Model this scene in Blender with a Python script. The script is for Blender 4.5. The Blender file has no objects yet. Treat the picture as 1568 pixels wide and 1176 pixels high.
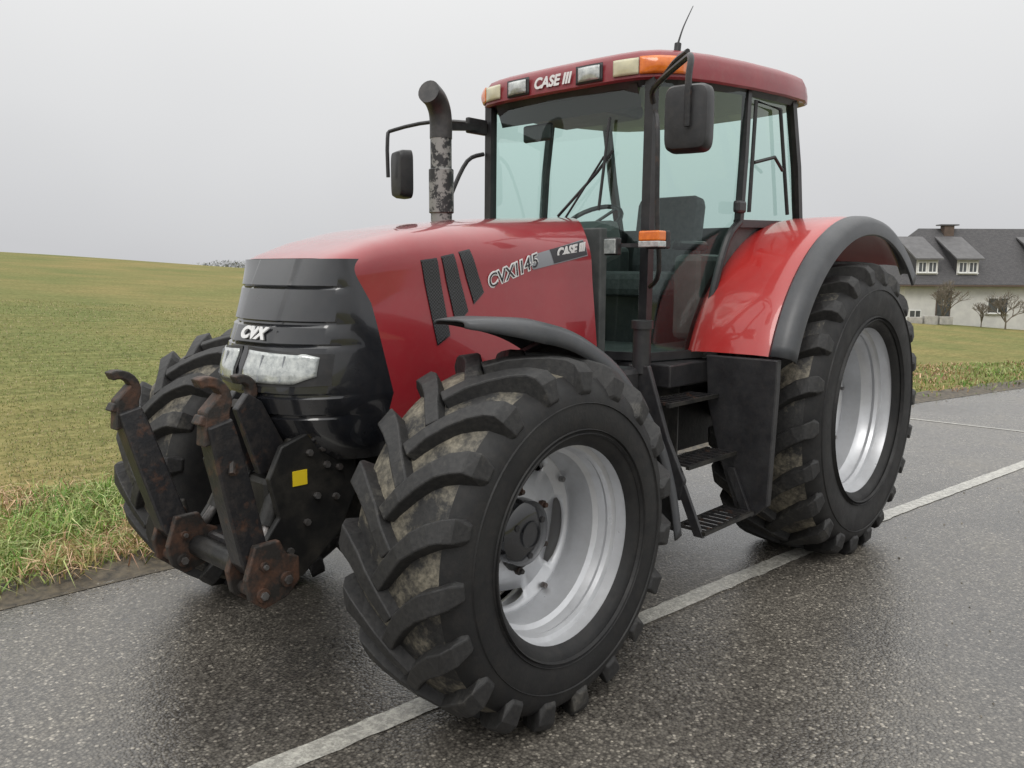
import bpy, bmesh, math, random
import numpy as np
from mathutils import Vector, Matrix, Euler
random.seed(3); rng=np.random.default_rng(5)
D=bpy.data; scn=bpy.context.scene
# ------------------------------------------------------------------ materials
def newmat(name):
    m=D.materials.new(name); m.use_nodes=True
    nt=m.node_tree; b=nt.nodes['Principled BSDF']; return m,nt,b
def N(nt,t,**k):
    n=nt.nodes.new(t)
    for a,v in k.items(): setattr(n,a,v)
    return n
def ramp(nt,fac,stops):
    r=N(nt,'ShaderNodeValToRGB'); e=r.color_ramp.elements
    e[0].position,e[0].color=stops[0][0],(*stops[0][1],1)
    e[1].position,e[1].color=stops[-1][0],(*stops[-1][1],1)
    for p,c in stops[1:-1]:
        x=e.new(p); x.color=(*c,1)
    nt.links.new(fac,r.inputs[0]); return r.outputs[0]
def noise(nt,scale,detail=4,rough=.6,vec=None):
    n=N(nt,'ShaderNodeTexNoise'); n.inputs['Scale'].default_value=scale; n.inputs['Detail'].default_value=detail; n.inputs['Roughness'].default_value=rough
    if vec is None:
        tc=N(nt,'ShaderNodeTexCoord'); vec=tc.outputs['Object']
    nt.links.new(vec,n.inputs['Vector']); return n.outputs['Fac']
def mixc(nt,f,a,b,mode='MIX'):
    m=N(nt,'ShaderNodeMix',data_type='RGBA',blend_type=mode)
    for s,v in ((0,f),(6,a),(7,b)):
        if isinstance(v,bpy.types.NodeSocket): nt.links.new(v,m.inputs[s])
        elif s==0: m.inputs[0].default_value=v
        else: m.inputs[s].default_value=(*v,1)
    return m.outputs[2]
def math_(nt,op,a,b=None,c=None,clamp=False):
    m=N(nt,'ShaderNodeMath',operation=op); m.use_clamp=clamp
    for i,v in enumerate((a,b,c)):
        if v is None: continue
        if isinstance(v,bpy.types.NodeSocket): nt.links.new(v,m.inputs[i])
        else: m.inputs[i].default_value=v
    return m.outputs[0]
def bump(nt,b,h,strength=.3,dist=.01):
    n=N(nt,'ShaderNodeBump'); n.inputs['Strength'].default_value=strength; n.inputs['Distance'].default_value=dist
    nt.links.new(h,n.inputs['Height']); nt.links.new(n.outputs[0],b.inputs['Normal'])
def simple(name,c1,c2=None,rough=.5,metal=0,sc=6,coat=0,bs=0,bsc=60,lo=.35,hi=.65,rough2=None,spec=None,dirt=None):
    m,nt,b=newmat(name)
    if c2 is None: b.inputs['Base Color'].default_value=(*c1,1)
    else:
        f=noise(nt,sc,5,.65); c=ramp(nt,f,[(lo,c1),(hi,c2)])
        if dirt:
            g=noise(nt,23,5,.75); c=mixc(nt,math_(nt,'MULTIPLY',ramp(nt,g,[(.45,(0,0,0)),(.8,(1,1,1))]),dirt),c,(.20,.16,.13))
        nt.links.new(c,b.inputs['Base Color'])
    b.inputs['Roughness'].default_value=rough
    if rough2 is not None:
        g=noise(nt,sc*1.7,4); r=ramp(nt,g,[(.3,(rough,)*3),(.7,(rough2,)*3)]); nt.links.new(r,b.inputs['Roughness'])
    b.inputs['Metallic'].default_value=metal
    b.inputs['Coat Weight'].default_value=coat; b.inputs['Coat Roughness'].default_value=.05
    if spec is not None: b.inputs['Specular IOR Level'].default_value=spec
    if bs: bump(nt,b,noise(nt,bsc,3),bs,.004)
    return m
M={}
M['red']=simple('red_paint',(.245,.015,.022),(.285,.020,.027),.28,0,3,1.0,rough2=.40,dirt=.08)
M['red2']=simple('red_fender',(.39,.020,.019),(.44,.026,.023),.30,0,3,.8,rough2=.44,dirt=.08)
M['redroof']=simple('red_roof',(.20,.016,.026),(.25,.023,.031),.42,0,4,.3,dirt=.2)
M['nose']=simple('black_gloss',(.009,.010,.013),(.017,.018,.021),.15,0,5,.8,rough2=.28,dirt=.05)
M['blk']=simple('black_plastic',(.012,.012,.014),(.027,.027,.029),.42,0,8,0,.15,80,dirt=.07)
M['flare']=simple('grey_rubber_flare',(.042,.045,.050),(.062,.065,.071),.40,0,6,0,.1,120,dirt=.08)
M['frame']=simple('black_chassis',(.009,.009,.009),(.04,.036,.03),.48,.0,9,0,.4,40,.45,.78)
M['rust']=simple('worn_black_steel',(.017,.017,.019),(.085,.042,.026),.38,.1,13,0,.4,50,.57,.72,dirt=.18)
M['rust2']=simple('heavy_rust',(.024,.021,.019),(.115,.055,.033),.6,.1,14,0,.6,60,.44,.72)
M['silver']=simple('silver_wheel',(.53,.54,.56),(.62,.63,.65),.27,.40,4,0,.03,30,rough2=.42,dirt=.12)
M['steel']=simple('bolt_steel',(.3,.3,.3),(.14,.12,.11),.4,.8,20)
M['white']=simple('white_decal',(.75,.75,.75),rough=.5)
M['grey']=simple('grey_decal',(.22,.23,.25),rough=.5)
M['dk']=simple('dark_decal',(.03,.03,.035),rough=.5)
M['yellow']=simple('yellow_sticker',(.75,.55,.02),rough=.5)
M['seat']=simple('seat_fabric',(.06,.062,.065),(.10,.10,.105),.85,0,30)
M['int']=simple('interior_plastic',(.06,.065,.065),(.11,.115,.115),.6)
M['orange']=simple('amber_lens',(.80,.20,.02),(.62,.13,.01),.2,0,30,.5)
M['lamp']=simple('lamp_glass',(.55,.57,.55),(.30,.32,.32),.10,.3,35,.9,.3,90)
M['fog']=simple('fog_lens',(.60,.56,.38),(.5,.47,.33),.2,0,25,.5)
def exm():
    m,nt,b=newmat('worn_exhaust'); f=noise(nt,18,6,.7)
    nt.links.new(ramp(nt,f,[(.47,(.04,.04,.042)),(.53,(.27,.265,.255))]),b.inputs['Base Color']); b.inputs['Roughness'].default_value=.45; b.inputs['Metallic'].default_value=.4; return m
M['exh']=exm()
M['exhd']=simple('burnt_exhaust',(.045,.045,.047),(.09,.085,.083),.45,.4,10,0,.3,60)
def glassm(name,tint):
    m=D.materials.new(name); m.use_nodes=True; nt=m.node_tree; nt.nodes.clear()
    o=N(nt,'ShaderNodeOutputMaterial'); t=N(nt,'ShaderNodeBsdfTransparent'); t.inputs[0].default_value=(*tint,1)
    g=N(nt,'ShaderNodeBsdfGlossy'); g.inputs['Roughness'].default_value=.03; g.inputs['Color'].default_value=(.9,.95,.95,1)
    fr=N(nt,'ShaderNodeLayerWeight'); fr.inputs[0].default_value=.5
    p=math_(nt,'POWER',fr.outputs['Facing'],3.5); k=math_(nt,'MULTIPLY_ADD',p,.75,.06)
    mx=N(nt,'ShaderNodeMixShader')
    nt.links.new(k,mx.inputs[0]); nt.links.new(t.outputs[0],mx.inputs[1]); nt.links.new(g.outputs[0],mx.inputs[2]); nt.links.new(mx.outputs[0],o.inputs[0]); return m
M['glass']=glassm('tinted_glass',(.79,.92,.885))
def rubber(name,mud,bright):
    m,nt,b=newmat(name)
    f=noise(nt,4,7,.75); g=noise(nt,60,3,.6)
    base=ramp(nt,g,[(.3,(.011,.011,.012)),(.75,(.029,.028,.027))])
    lo=.64-mud*.30
    mf=ramp(nt,f,[(lo,(0,0,0)),(lo+.22,(1,1,1))])
    mudc=ramp(nt,g,[(.3,tuple(.42*c for c in bright)),(.7,bright)])
    nt.links.new(mixc(nt,mf,base,mudc),b.inputs['Base Color']); b.inputs['Roughness'].default_value=.62
    bump(nt,b,g,.35,.004); return m
M['mudtread']=rubber('muddy_tread',.70,(.36,.32,.24))
M['lug']=rubber('lug_rubber',.28,(.15,.14,.12))
M['side']=simple('tyre_sidewall',(.008,.008,.009),(.016,.016,.016),.52,0,5,0,.25,70,rough2=.7,spec=.4,dirt=.06)

# ------------------------------------------------------------------ geometry helpers
def finish(o,mat,parent,smooth=False,bevel=0,seg=2,auto=None):
    mats=mat if isinstance(mat,list) else [mat]
    for m in mats: o.data.materials.append(m)
    bpy.context.collection.objects.link(o)
    if parent: o.parent=parent
    if smooth or auto:
        o.data.polygons.foreach_set('use_smooth',[True]*len(o.data.polygons))
        if auto:
            try: o.data.set_sharp_from_angle(angle=math.radians(auto))
            except Exception: pass
    if bevel:
        b=o.modifiers.new('b','BEVEL'); b.width=bevel; b.segments=seg; b.limit_method='ANGLE'; b.angle_limit=math.radians(35)
    return o
def mesh(name,v,f,mat,parent=None,smooth=False,bevel=0,auto=None,recalc=True,fm=None):
    me=D.meshes.new(name); me.from_pydata([tuple(map(float,p)) for p in v],[],[tuple(q) for q in f])
    if fm is not None: me.polygons.foreach_set('material_index',fm)
    me.update()
    if recalc:
        bm=bmesh.new(); bm.from_mesh(me); bmesh.ops.remove_doubles(bm,verts=bm.verts,dist=1e-5); bmesh.ops.recalc_face_normals(bm,faces=bm.faces); bm.to_mesh(me); bm.free()
    return finish(D.objects.new(name,me),mat,parent,smooth,bevel,auto=auto)
def empty(name,loc=(0,0,0),rz=0):
    e=D.objects.new(name,None); e.location=loc; e.rotation_euler=(0,0,rz); bpy.context.collection.objects.link(e); e.empty_display_size=.2; return e
BF=[(0,1,3,2),(4,6,7,5),(0,4,5,1),(2,3,7,6),(0,2,6,4),(1,5,7,3)]
def box(name,c,s,mat,parent=None,rot=(0,0,0),bevel=.008):
    R=Euler(rot).to_matrix()
    v=[Vector(c)+R@Vector((a*s[0]/2,b*s[1]/2,d*s[2]/2)) for a in(-1,1) for b in(-1,1) for d in(-1,1)]
    return mesh(name,v,BF,mat,parent,bevel=bevel)
def prism(name,pts,a0,a1,mat,parent=None,axis=1,bevel=.006,auto=None):
    v=[];n=len(pts)
    for a in(a0,a1):
        for p in pts:
            q=list(p); q.insert(axis,a); v.append(q)
    f=[tuple(range(n)),tuple(range(2*n-1,n-1,-1))]+[(i,(i+1)%n,n+(i+1)%n,n+i) for i in range(n)]
    return mesh(name,v,f,mat,parent,bevel=bevel,auto=auto)
def spline(pts,k=6):
    P=[Vector(p) for p in pts]; out=[]
    for i in range(len(P)-1):
        p0=P[max(i-1,0)];p1=P[i];p2=P[i+1];p3=P[min(i+2,len(P)-1)]
        for j in range(k):
            t=j/k; out.append(.5*((2*p1)+(-p0+p2)*t+(2*p0-5*p1+4*p2-p3)*t*t+(-p0+3*p1-3*p2+p3)*t**3))
    out.append(P[-1]); return out
def tube(name,pts,r,mat,parent=None,n=12,smooth_path=0,flat=None):
    P=spline(pts,smooth_path) if smooth_path else [Vector([float(c) for c in p]) for p in pts]
    rr=r if isinstance(r,(list,tuple)) else [r]*len(P)
    if len(rr)!=len(P): rr=list(np.interp(np.linspace(0,1,len(P)),np.linspace(0,1,len(rr)),rr))
    rr=[float(q) for q in rr]
    v=[];f=[];up=None
    for i,p in enumerate(P):
        t=(P[min(i+1,len(P)-1)]-P[max(i-1,0)]).normalized()
        if up is None:
            up=Vector((0,0,1)) if abs(t.z)<.9 else Vector((1,0,0))
        a=t.cross(up).normalized(); b_=a.cross(t).normalized(); up=b_
        for k in range(n):
            an=2*math.pi*k/n+(math.pi/n if n==4 else 0); v.append(p+(math.cos(an)*a*(flat or 1)+math.sin(an)*b_)*rr[i])
    for i in range(len(P)-1):
        for k in range(n): f.append((i*n+k,i*n+(k+1)%n,(i+1)*n+(k+1)%n,(i+1)*n+k))
    f.append(tuple(range(n))); f.append(tuple(range((len(P)-1)*n,len(P)*n)))
    return mesh(name,v,f,mat,parent,auto=40)
def lathe(name,prof,c,mat,parent=None,n=72,s=1,axis='y',auto=35):
    v=[];f=[];m=len(prof)
    for k in range(n):
        a=2*math.pi*k/n
        for r,o in prof:
            if axis=='y': v.append((c[0]+r*math.cos(a),c[1]+s*o,c[2]+r*math.sin(a)))
            else: v.append((c[0]+r*math.cos(a),c[1]+r*math.sin(a),c[2]+s*o))
    for k in range(n):
        k2=(k+1)%n
        for i in range(m-1): f.append((k*m+i,k2*m+i,k2*m+i+1,k*m+i+1))
    return mesh(name,v,f,mat,parent,auto=auto)
def I(x,tab):
    t=sorted(tab); return float(np.interp(x,[a for a,_ in t],[b for _,b in t]))
def grid(name,fn,nu,nv,mat,parent=None,thick=0,auto=None,smooth=True):
    v=[fn(i/nu,j/nv) for i in range(nu+1) for j in range(nv+1)]
    f=[(i*(nv+1)+j,(i+1)*(nv+1)+j,(i+1)*(nv+1)+j+1,i*(nv+1)+j+1) for i in range(nu) for j in range(nv)]
    o=mesh(name,v,f,mat,parent,smooth=smooth,auto=auto)
    if thick:
        s=o.modifiers.new('s','SOLIDIFY'); s.thickness=thick; s.offset=0
    return o
def text(name,body,size,loc,rot,mat,parent,extr=.002,shear=0,bold=0.0,sx=1):
    c=D.curves.new(name,'FONT'); c.body=body; c.size=size; c.extrude=extr; c.shear=shear; c.offset=bold; c.align_x='CENTER'; c.align_y='CENTER'
    o=D.objects.new(name,c); bpy.context.collection.objects.link(o); bpy.context.view_layer.update()
    me=D.meshes.new_from_object(o.evaluated_get(bpy.context.evaluated_depsgraph_get())); D.objects.remove(o)
    o=D.objects.new(name,me); me.materials.clear(); me.materials.append(mat); bpy.context.collection.objects.link(o)
    o.location=loc; o.rotation_euler=rot; o.scale=(sx,1,1); o.parent=parent; return o

# ------------------------------------------------------------------ camera (fitted)
cyw,syw=math.cos(-2.3950),math.sin(-2.3950); cp,sp=math.cos(-.1356),math.sin(-.1356)
F=Vector((cp*cyw,cp*syw,sp)); R0=Vector((syw,-cyw,0)); U0=R0.cross(F)
cr,sr=math.cos(.0046),math.sin(.0046); Rv=cr*R0+sr*U0; Uv=-sr*R0+cr*U0
cam=D.objects.new('camera',D.cameras.new('camera')); bpy.context.collection.objects.link(cam)
m4=Matrix(((Rv.x,Uv.x,-F.x,2.3251),(Rv.y,Uv.y,-F.y,3.0533),(Rv.z,Uv.z,-F.z,1.6996),(0,0,0,1)))
cam.matrix_world=m4; cam.data.sensor_width=36; cam.data.lens=1271.56/1568*36; cam.data.clip_end=3000; cam.data.clip_start=.05
scn.camera=cam

# ------------------------------------------------------------------ terrain
EDGE=[(-60,28),(-40,14.5),(-28,7.6),(-20,3.9),(-15,1.55),(-11.97,.31),(-9.17,-.41),(-4,-1.08),(.41,-1.53),(3,-1.66),(8,-1.8),(30,-2.0)]
def ye(x): return np.interp(x,[a for a,_ in EDGE],[b for _,b in EDGE])
def sst(a,b,x):
    t=np.clip((x-a)/(b-a),0,1); return t*t*(3-2*t)
def hgt(x,y):
    x=np.asarray(x,float);y=np.asarray(y,float)
    d1=ye(x)-y; d2=y-(ye(x)+9)
    w=np.maximum(sst(.3,12,d1),sst(.5,14,d2))
    base=.046*x-.050*y
    base=np.where(d2>0,base*.3,base)
    r=np.hypot(x-2,y-3)
    drop=np.maximum(r-92,0)
    z=base*w-drop**1.6*.012
    z=z+.035*np.sin(x*.31+y*.17)*w*sst(10,40,r)
    bank=.03*sst(.02,.4,d1)*(1-sst(1.5,4,d1))
    return z+bank-.03*(1-sst(0,.06,np.maximum(d1,d2)))
def fieldmat():
    m,nt,b=newmat('field_grass_ground')
    tc=N(nt,'ShaderNodeTexCoord'); o=tc.outputs['Object']
    n1=noise(nt,.12,5,.65,o); n2=noise(nt,9,6,.75,o)
    mp=N(nt,'ShaderNodeMapping'); mp.inputs['Rotation'].default_value=(0,0,math.radians(28)); mp.inputs['Scale'].default_value=(.25,3.0,1); nt.links.new(o,mp.inputs[0])
    n3=noise(nt,2.2,4,.6,mp.outputs[0])
    c1=ramp(nt,n2,[(.30,(.095,.088,.042)),(.46,(.185,.178,.072)),(.62,(.262,.242,.112)),(.78,(.33,.295,.165))])
    c2=ramp(nt,n1,[(.35,(.74,.88,.74)),(.65,(1.18,1.06,1.02))])
    c=mixc(nt,1.0,c1,c2,'MULTIPLY')
    c3=ramp(nt,n3,[(.35,(.78,.80,.76)),(.65,(1.14,1.08,1.10))])
    c=mixc(nt,1.0,c,c3,'MULTIPLY')
    nt.links.new(c,b.inputs['Base Color']); b.inputs['Roughness'].default_value=.95; b.inputs['Specular IOR Level'].default_value=.1
    bump(nt,b,n2,.6,.04); return m
def ground():
    rs=np.concatenate([[0.],np.geomspace(.6,900,150)]); na=240
    v=[];f=[]
    for r in rs:
        a=np.linspace(0,2*np.pi,na,endpoint=False); x=2+r*np.cos(a); y=3+r*np.sin(a)
        z=hgt(x,y)
        for i in range(na): v.append((x[i],y[i],z[i]))
    for i in range(len(rs)-1):
        for k in range(na): f.append((i*na+k,(i+1)*na+k,(i+1)*na+(k+1)%na,i*na+(k+1)%na))
    me=D.meshes.new('grass_field'); me.from_pydata(v,[],f); me.update()
    return finish(D.objects.new('grass_field',me),fieldmat(),None,smooth=True)
ground()
def roadmat(name,line=False):
    m,nt,b=newmat(name)
    tc=N(nt,'ShaderNodeTexCoord'); o=tc.outputs['Object']
    vo=N(nt,'ShaderNodeTexVoronoi'); vo.inputs['Scale'].default_value=85; nt.links.new(o,vo.inputs['Vector'])
    sep=N(nt,'ShaderNodeSeparateColor'); nt.links.new(vo.outputs['Color'],sep.inputs[0])
    c1=ramp(nt,sep.outputs[0],[(0,(.105,.096,.083)),(.6,(.165,.152,.132)),(.88,(.225,.208,.178)),(.96,(.33,.305,.26)),(1,(.50,.46,.39))])
    big=noise(nt,.6,6,.65,o); c2=ramp(nt,big,[(.32,(.60,.60,.62)),(.68,(1.15,1.13,1.10))])
    c=mixc(nt,1.0,c1,c2,'MULTIPLY')
    edge=ramp(nt,vo.outputs['Distance'],[(.25,(1,1,1)),(.8,(.42,.42,.43))])
    c=mixc(nt,1.0,c,edge,'MULTIPLY')
    # wet where the big patches are dark
    rg=ramp(nt,big,[(.36,(.10,)*3),(.62,(.38,)*3)])
    if line:
        fn=noise(nt,26,7,.8,o); fm=ramp(nt,fn,[(.44,(0,0,0)),(.60,(1,1,1))])
        c=mixc(nt,fm,mixc(nt,.55,c,(.48,.47,.43)),(.56,.545,.49))
    nt.links.new(c,b.inputs['Base Color']); nt.links.new(rg,b.inputs['Roughness'])
    b.inputs['Coat Weight'].default_value=.35; nt.links.new(ramp(nt,big,[(.36,(.12,)*3),(.66,(.35,)*3)]),b.inputs['Coat Roughness'])
    hh=math_(nt,'MULTIPLY',vo.outputs['Distance'],-1.0)
    bump(nt,b,hh,.40,.006); return m
def strip(name,off0,off1,z,mat,ragged=0,xr=None,yf=None):
    v=[];f=[];X=np.linspace(xr[0],xr[1],420)
    g=yf or ye
    for i,x in enumerate(X):
        e=float(g(x)); j=rng.normal(0,ragged) if ragged else 0
        v+= [(x,e+off0+j,z),(x,e+off1+(rng.normal(0,ragged) if ragged and off1<1 else 0),z)]
        if i: f.append((2*i-2,2*i,2*i+1,2*i-1))
    return mesh(name,v,f,mat)
strip('asphalt_road',0,9,.0,roadmat('asphalt'),.015,xr=(30,-60))
LN=[(-14,3.2),(-10,2.12),(-6.29,1.50),(-3.72,1.14),(-2.41,1.02),(-1,.88),(.33,.71),(.93,.655),(4,.35),(12,-.1)]
def yl(x): return np.interp(x,[a for a,_ in LN],[b for _,b in LN])
lm=roadmat('road_paint',True)
strip('painted_road_line',-.055,.055,.004,lm,.003,xr=(12,-14),yf=yl)
mesh('painted_cross_line',[(-7.86,-.5,.004),(-7.92,4,.004),(-7.97,4,.004),(-7.91,-.5,.004)],[(0,1,2,3)],lm)
soil=simple('wet_soil',(.025,.020,.014),(.12,.095,.06),.6,0,14,0,.8,40)
v=[];f=[];XS=np.linspace(10,-30,900); DS=[-.05,.04,.12,.20,.28,.36,.46]
wob=np.convolve(rng.normal(0,1,960),np.ones(12)/12,'same')[:900]*.22
for i,x in enumerate(XS):
    for j,d in enumerate(DS):
        dd=d*(1+wob[i]*2) if d>0 else d
        y=float(ye(x))-dd; z=max(float(hgt(x,y)),-.01)+.008+rng.normal(0,.003) if d>0 else .003
        if j==len(DS)-1: z-=.04
        v.append((x,y,z))
    if i:
        for j in range(len(DS)-1): a=(i-1)*len(DS)+j; b0=i*len(DS)+j; f.append((a,b0,b0+1,a+1))
mesh('soil_shoulder',v,f,soil,smooth=True)
v=[];f=[]
for k in range(420):
    if k<260: x=rng.uniform(-12,4); y=float(ye(x))+abs(rng.normal(0,.12))
    else: x=rng.uniform(-7,1.5); y=rng.uniform(1.3,3.2)
    s_=rng.uniform(.003,.009); b0=len(v)
    for q in ((1,0,0),(-1,0,0),(0,1,0),(0,-1,0),(0,0,1)): v.append((x+q[0]*s_*rng.uniform(.6,1.4),y+q[1]*s_*rng.uniform(.6,1.4),.001+q[2]*s_))
    f+= [(b0,b0+2,b0+4),(b0+2,b0+1,b0+4),(b0+1,b0+3,b0+4),(b0+3,b0,b0+4)]
mesh('loose_grit',v,f,simple('grit',(.05,.04,.03),(.35,.32,.27),.8,0,9),recalc=False)

# ------------------------------------------------------------------ grass
def blades(name,X,Y,H,Wd,cols,mat,lean=.6):
    n=len(X); Z=hgt(X,Y)
    a=rng.uniform(0,2*np.pi,n); b=rng.uniform(0,2*np.pi,n); l=rng.uniform(.1,lean,n)*H
    dx=np.cos(a)*Wd/2; dy=np.sin(a)*Wd/2; lx=np.cos(b)*l; ly=np.sin(b)*l
    V=np.zeros((n,5,3))
    V[:,0]=np.stack([X-dx,Y-dy,Z-.01],1); V[:,1]=np.stack([X+dx,Y+dy,Z-.01],1)
    V[:,2]=np.stack([X+dx*.8+lx*.35,Y+dy*.8+ly*.35,Z+H*.6],1); V[:,3]=np.stack([X-dx*.8+lx*.35,Y-dy*.8+ly*.35,Z+H*.6],1)
    V[:,4]=np.stack([X+lx,Y+ly,Z+H*(.95-.3*(l/H))],1)
    idx=np.arange(n)*5
    q=np.stack([idx,idx+1,idx+2,idx+3],1); t=np.stack([idx+3,idx+2,idx+4],1)
    me=D.meshes.new(name); me.from_pydata(V.reshape(-1,3).tolist(),[],q.tolist()+t.tolist())
    ca=me.color_attributes.new('Col','FLOAT_COLOR','POINT')
    C=np.ones((n,5,4)); C[:,:,:3]=cols[:,None,:]; ca.data.foreach_set('color',C.reshape(-1).astype(np.float32))
    me.update(); return finish(D.objects.new(name,me),mat,None)
gm,nt,b=newmat('grass_blades'); at=N(nt,'ShaderNodeAttribute',attribute_name='Col'); nt.links.new(at.outputs['Color'],b.inputs['Base Color']); b.inputs['Roughness'].default_value=.55; b.inputs['Specular IOR Level'].default_value=.35
def colmix(n,w,g=1):
    pal=np.array([(.15,.23,.05),(.25,.28,.085),(.40,.35,.17),(.52,.43,.27),(.22,.145,.08)])
    k=rng.choice(5,n,p=w); return pal[k]*rng.uniform(.75,1.25,(n,1))*g
def clumps(n,xr,dr,k,sp,w,thr=.55):
    cx=rng.uniform(*xr,n); cd=rng.uniform(0,1,n)**1.2*(dr[1]-dr[0])+dr[0]
    X=np.repeat(cx,k)+rng.normal(0,sp,n*k); d=np.repeat(cd,k)+rng.normal(0,sp,n*k)
    d=np.maximum(d,.02)
    kind=np.repeat(.5+.35*np.sin(cx*2.3+cd*3.1)+rng.normal(0,.22,n),k)
    c=colmix(n*k,w); straw=(kind>thr)[:,None]; c=np.where(straw,c*np.array([1.25,1.0,1.05]),c*np.array([.8,1.06,.72]))
    h=np.repeat(rng.uniform(.4,1.6,n),k)
    return X,ye(X)-d,c,h
X,Y,c,h=clumps(2100,(-4,4.5),(.22,2.0),18,.065,[.22,.22,.24,.25,.07])
blades('verge_grass',X,Y,h*rng.uniform(.05,.15,len(X)),rng.uniform(.005,.011,len(X)),c,gm,2.6)
X,Y,c,h=clumps(1700,(-32,-7),(.3,3.6),12,.14,[.20,.26,.22,.18,.14])
blades('verge_grass',X,Y,h*rng.uniform(.03,.08,len(X)),rng.uniform(.012,.022,len(X)),c*.85,gm,2.0)
n_=45000
r=np.exp(rng.uniform(np.log(4.5),np.log(26),n_)); a=np.radians(rng.uniform(-128,-98,n_))
X=2.3+r*np.cos(a); Y=3.05+r*np.sin(a); ok=(ye(X)-Y)>1.5; X,Y,r=X[ok],Y[ok],r[ok]
blades('field_shoots',X,Y,rng.uniform(.012,.030,len(X))*(1+r/60),.004+.0005*r,colmix(len(X),[.12,.42,.33,.12,.01],.80),gm,1.8)

# ------------------------------------------------------------------ tractor
T=empty('tractor')
def hw_f(xn): return I(xn,[(-1.25,.50),(-.5,.465),(0,.42),(.41,.37)])
def zt_f(xn): return I(xn,[(-1.25,1.99),(-.57,1.95),(-.25,1.915),(0,1.875),(.2,1.825),(.3,1.79),(.37,1.765),(.41,1.745)])
def xs_f(z): return I(z,[(1.0,.15),(1.15,.20),(1.4,.27),(1.63,.335),(1.745,.365)])
def xf_f(z): return I(z,[(.93,.46),(.98,.53),(1.1,.615),(1.2,.65),(1.3,.64),(1.43,.58),(1.63,.49),(1.745,.435)])
def nh_f(z): return I(z,[(.93,.34),(1.0,.385),(1.2,.405),(1.5,.387),(1.745,.37)])
def hood_pt(q,v,side):
    xn=-1.25+v*1.66; zt=zt_f(xn); hw=hw_f(xn); n=3.0+4.5*v**4; zsh=zt-.32+.12*v; zb=1.30-.27*v
    if q<.4:
        z=zb+(zsh-zb)*q/.4; y=hw+(zsh-z)*.07; top=0
    else:
        a=(q-.4)/.6*math.pi/2; a=min(a,math.pi/2)
        y=hw*max(math.cos(a),0)**(2/n); z=zsh+(zt-zsh)*max(math.sin(a),0)**(2/n); top=max(math.sin(a),0)**4
    xr=-1.04-.2*top+.05*(z-1.3)*(1-top)
    hwz=hw+(max(zsh-z,0))*.07
    yy=min(abs(y)/hwz,1)
    zz=min(z,1.745)
    xe=xs_f(zz)+(xf_f(zz)-xs_f(zz))*(1-yy**2.4)**(1/2.4)*(1 if q>=.4 else 0)
    return (xr+v*(xe-xr),side*y,z)
def hoodfn(u,v):
    if u<.5: return hood_pt(u*2,v,1)
    return hood_pt((1-u)*2,v,-1)
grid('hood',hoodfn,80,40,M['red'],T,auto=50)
def hood_y(x,z):
    v=(x+1.03)/(xs_f(min(z,1.745))+1.03); xn=-1.25+v*1.66; zt=zt_f(xn); hw=hw_f(xn); n=3.0+4.5*max(v,0)**4; zsh=zt-.32+.12*v
    if z<=zsh: return hw+(zsh-z)*.07
    return hw*(1-min((z-zsh)/(zt-zsh),.999)**n)**(1/n)
def hood_patch(name,quad,mat,off=.004,n=10):
    a,b_,c,d=[Vector(p) for p in quad]
    def fn(u,v):
        p=(a*(1-u)+b_*u)*(1-v)+(d*(1-u)+c*u)*v
        return (p.x,hood_y(p.x,p.y)+off,p.y)
    return grid(name,fn,n,n,mat,T)
def meshgrille():
    m,nt,b=newmat('vent_mesh'); w=N(nt,'ShaderNodeTexChecker'); w.inputs['Scale'].default_value=140; tc=N(nt,'ShaderNodeTexCoord'); nt.links.new(tc.outputs['Object'],w.inputs[0])
    w.inputs[1].default_value=(.006,.006,.007,1); w.inputs[2].default_value=(.05,.052,.056,1); nt.links.new(w.outputs[0],b.inputs['Base Color']); b.inputs['Roughness'].default_value=.4; return m
vm=meshgrille()
for i,q in enumerate([[(-.035,1.39),(-.10,1.43),(-.045,1.745),(.035,1.735)],[(-.135,1.47),(-.20,1.53),(-.135,1.765),(-.07,1.752)],[(-.235,1.56),(-.29,1.61),(-.225,1.785),(-.165,1.773)]]):
    qc=Vector((sum(p[0] for p in q)/4,sum(p[1] for p in q)/4))
    q2=[tuple(Vector(p)+(Vector(p)-qc).normalized()*.007) for p in q]
    hood_patch('vent_rim_%d'%(i+1),q2,M['nose'],.003); hood_patch('vent_%d'%(i+1),q,vm,.006)
hood_patch('decal_band',[(-.60,1.705),(-.99,1.775),(-.985,1.855),(-.56,1.765)],M['grey'],.003,12)
hood_patch('decal_band_dark',[(-.74,1.735),(-.985,1.78),(-.98,1.85),(-.72,1.80)],M['dk'],.005,12)
def joint(pts,name='hood_joint'):
    tube(name,[(x,hood_y(x,z)+.0005,z) for x,z in pts],.0022,M['dk'],T,5)
joint([(.10,1.04),(.0,1.10),(-.4,1.16),(-1.0,1.33)])
for k,(ch,xx) in enumerate([('C',-.345),('V',-.395),('X',-.445),('1',-.488),('1',-.520),('4',-.558),('5',-.608)]):
    zc=1.655+(-.345-xx)*.33
    for nm_,bo,off,mt in (('model_outline',.006,.003,M['white']),('model_letter',-.0005,.006,M['dk'])):
        text('%s_%d'%(nm_,k),ch,.085,(xx,hood_y(xx,zc)+off,zc),(math.radians(92),math.radians(-18),math.radians(178)),mt,T,.001,.15,bo)
text('brand_side','CASE III',.062,(-.865,hood_y(-.865,1.80)+.009,1.797),(math.radians(96),math.radians(-10),math.radians(180-2)),M['white'],T,.001,.2,.003)
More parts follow.
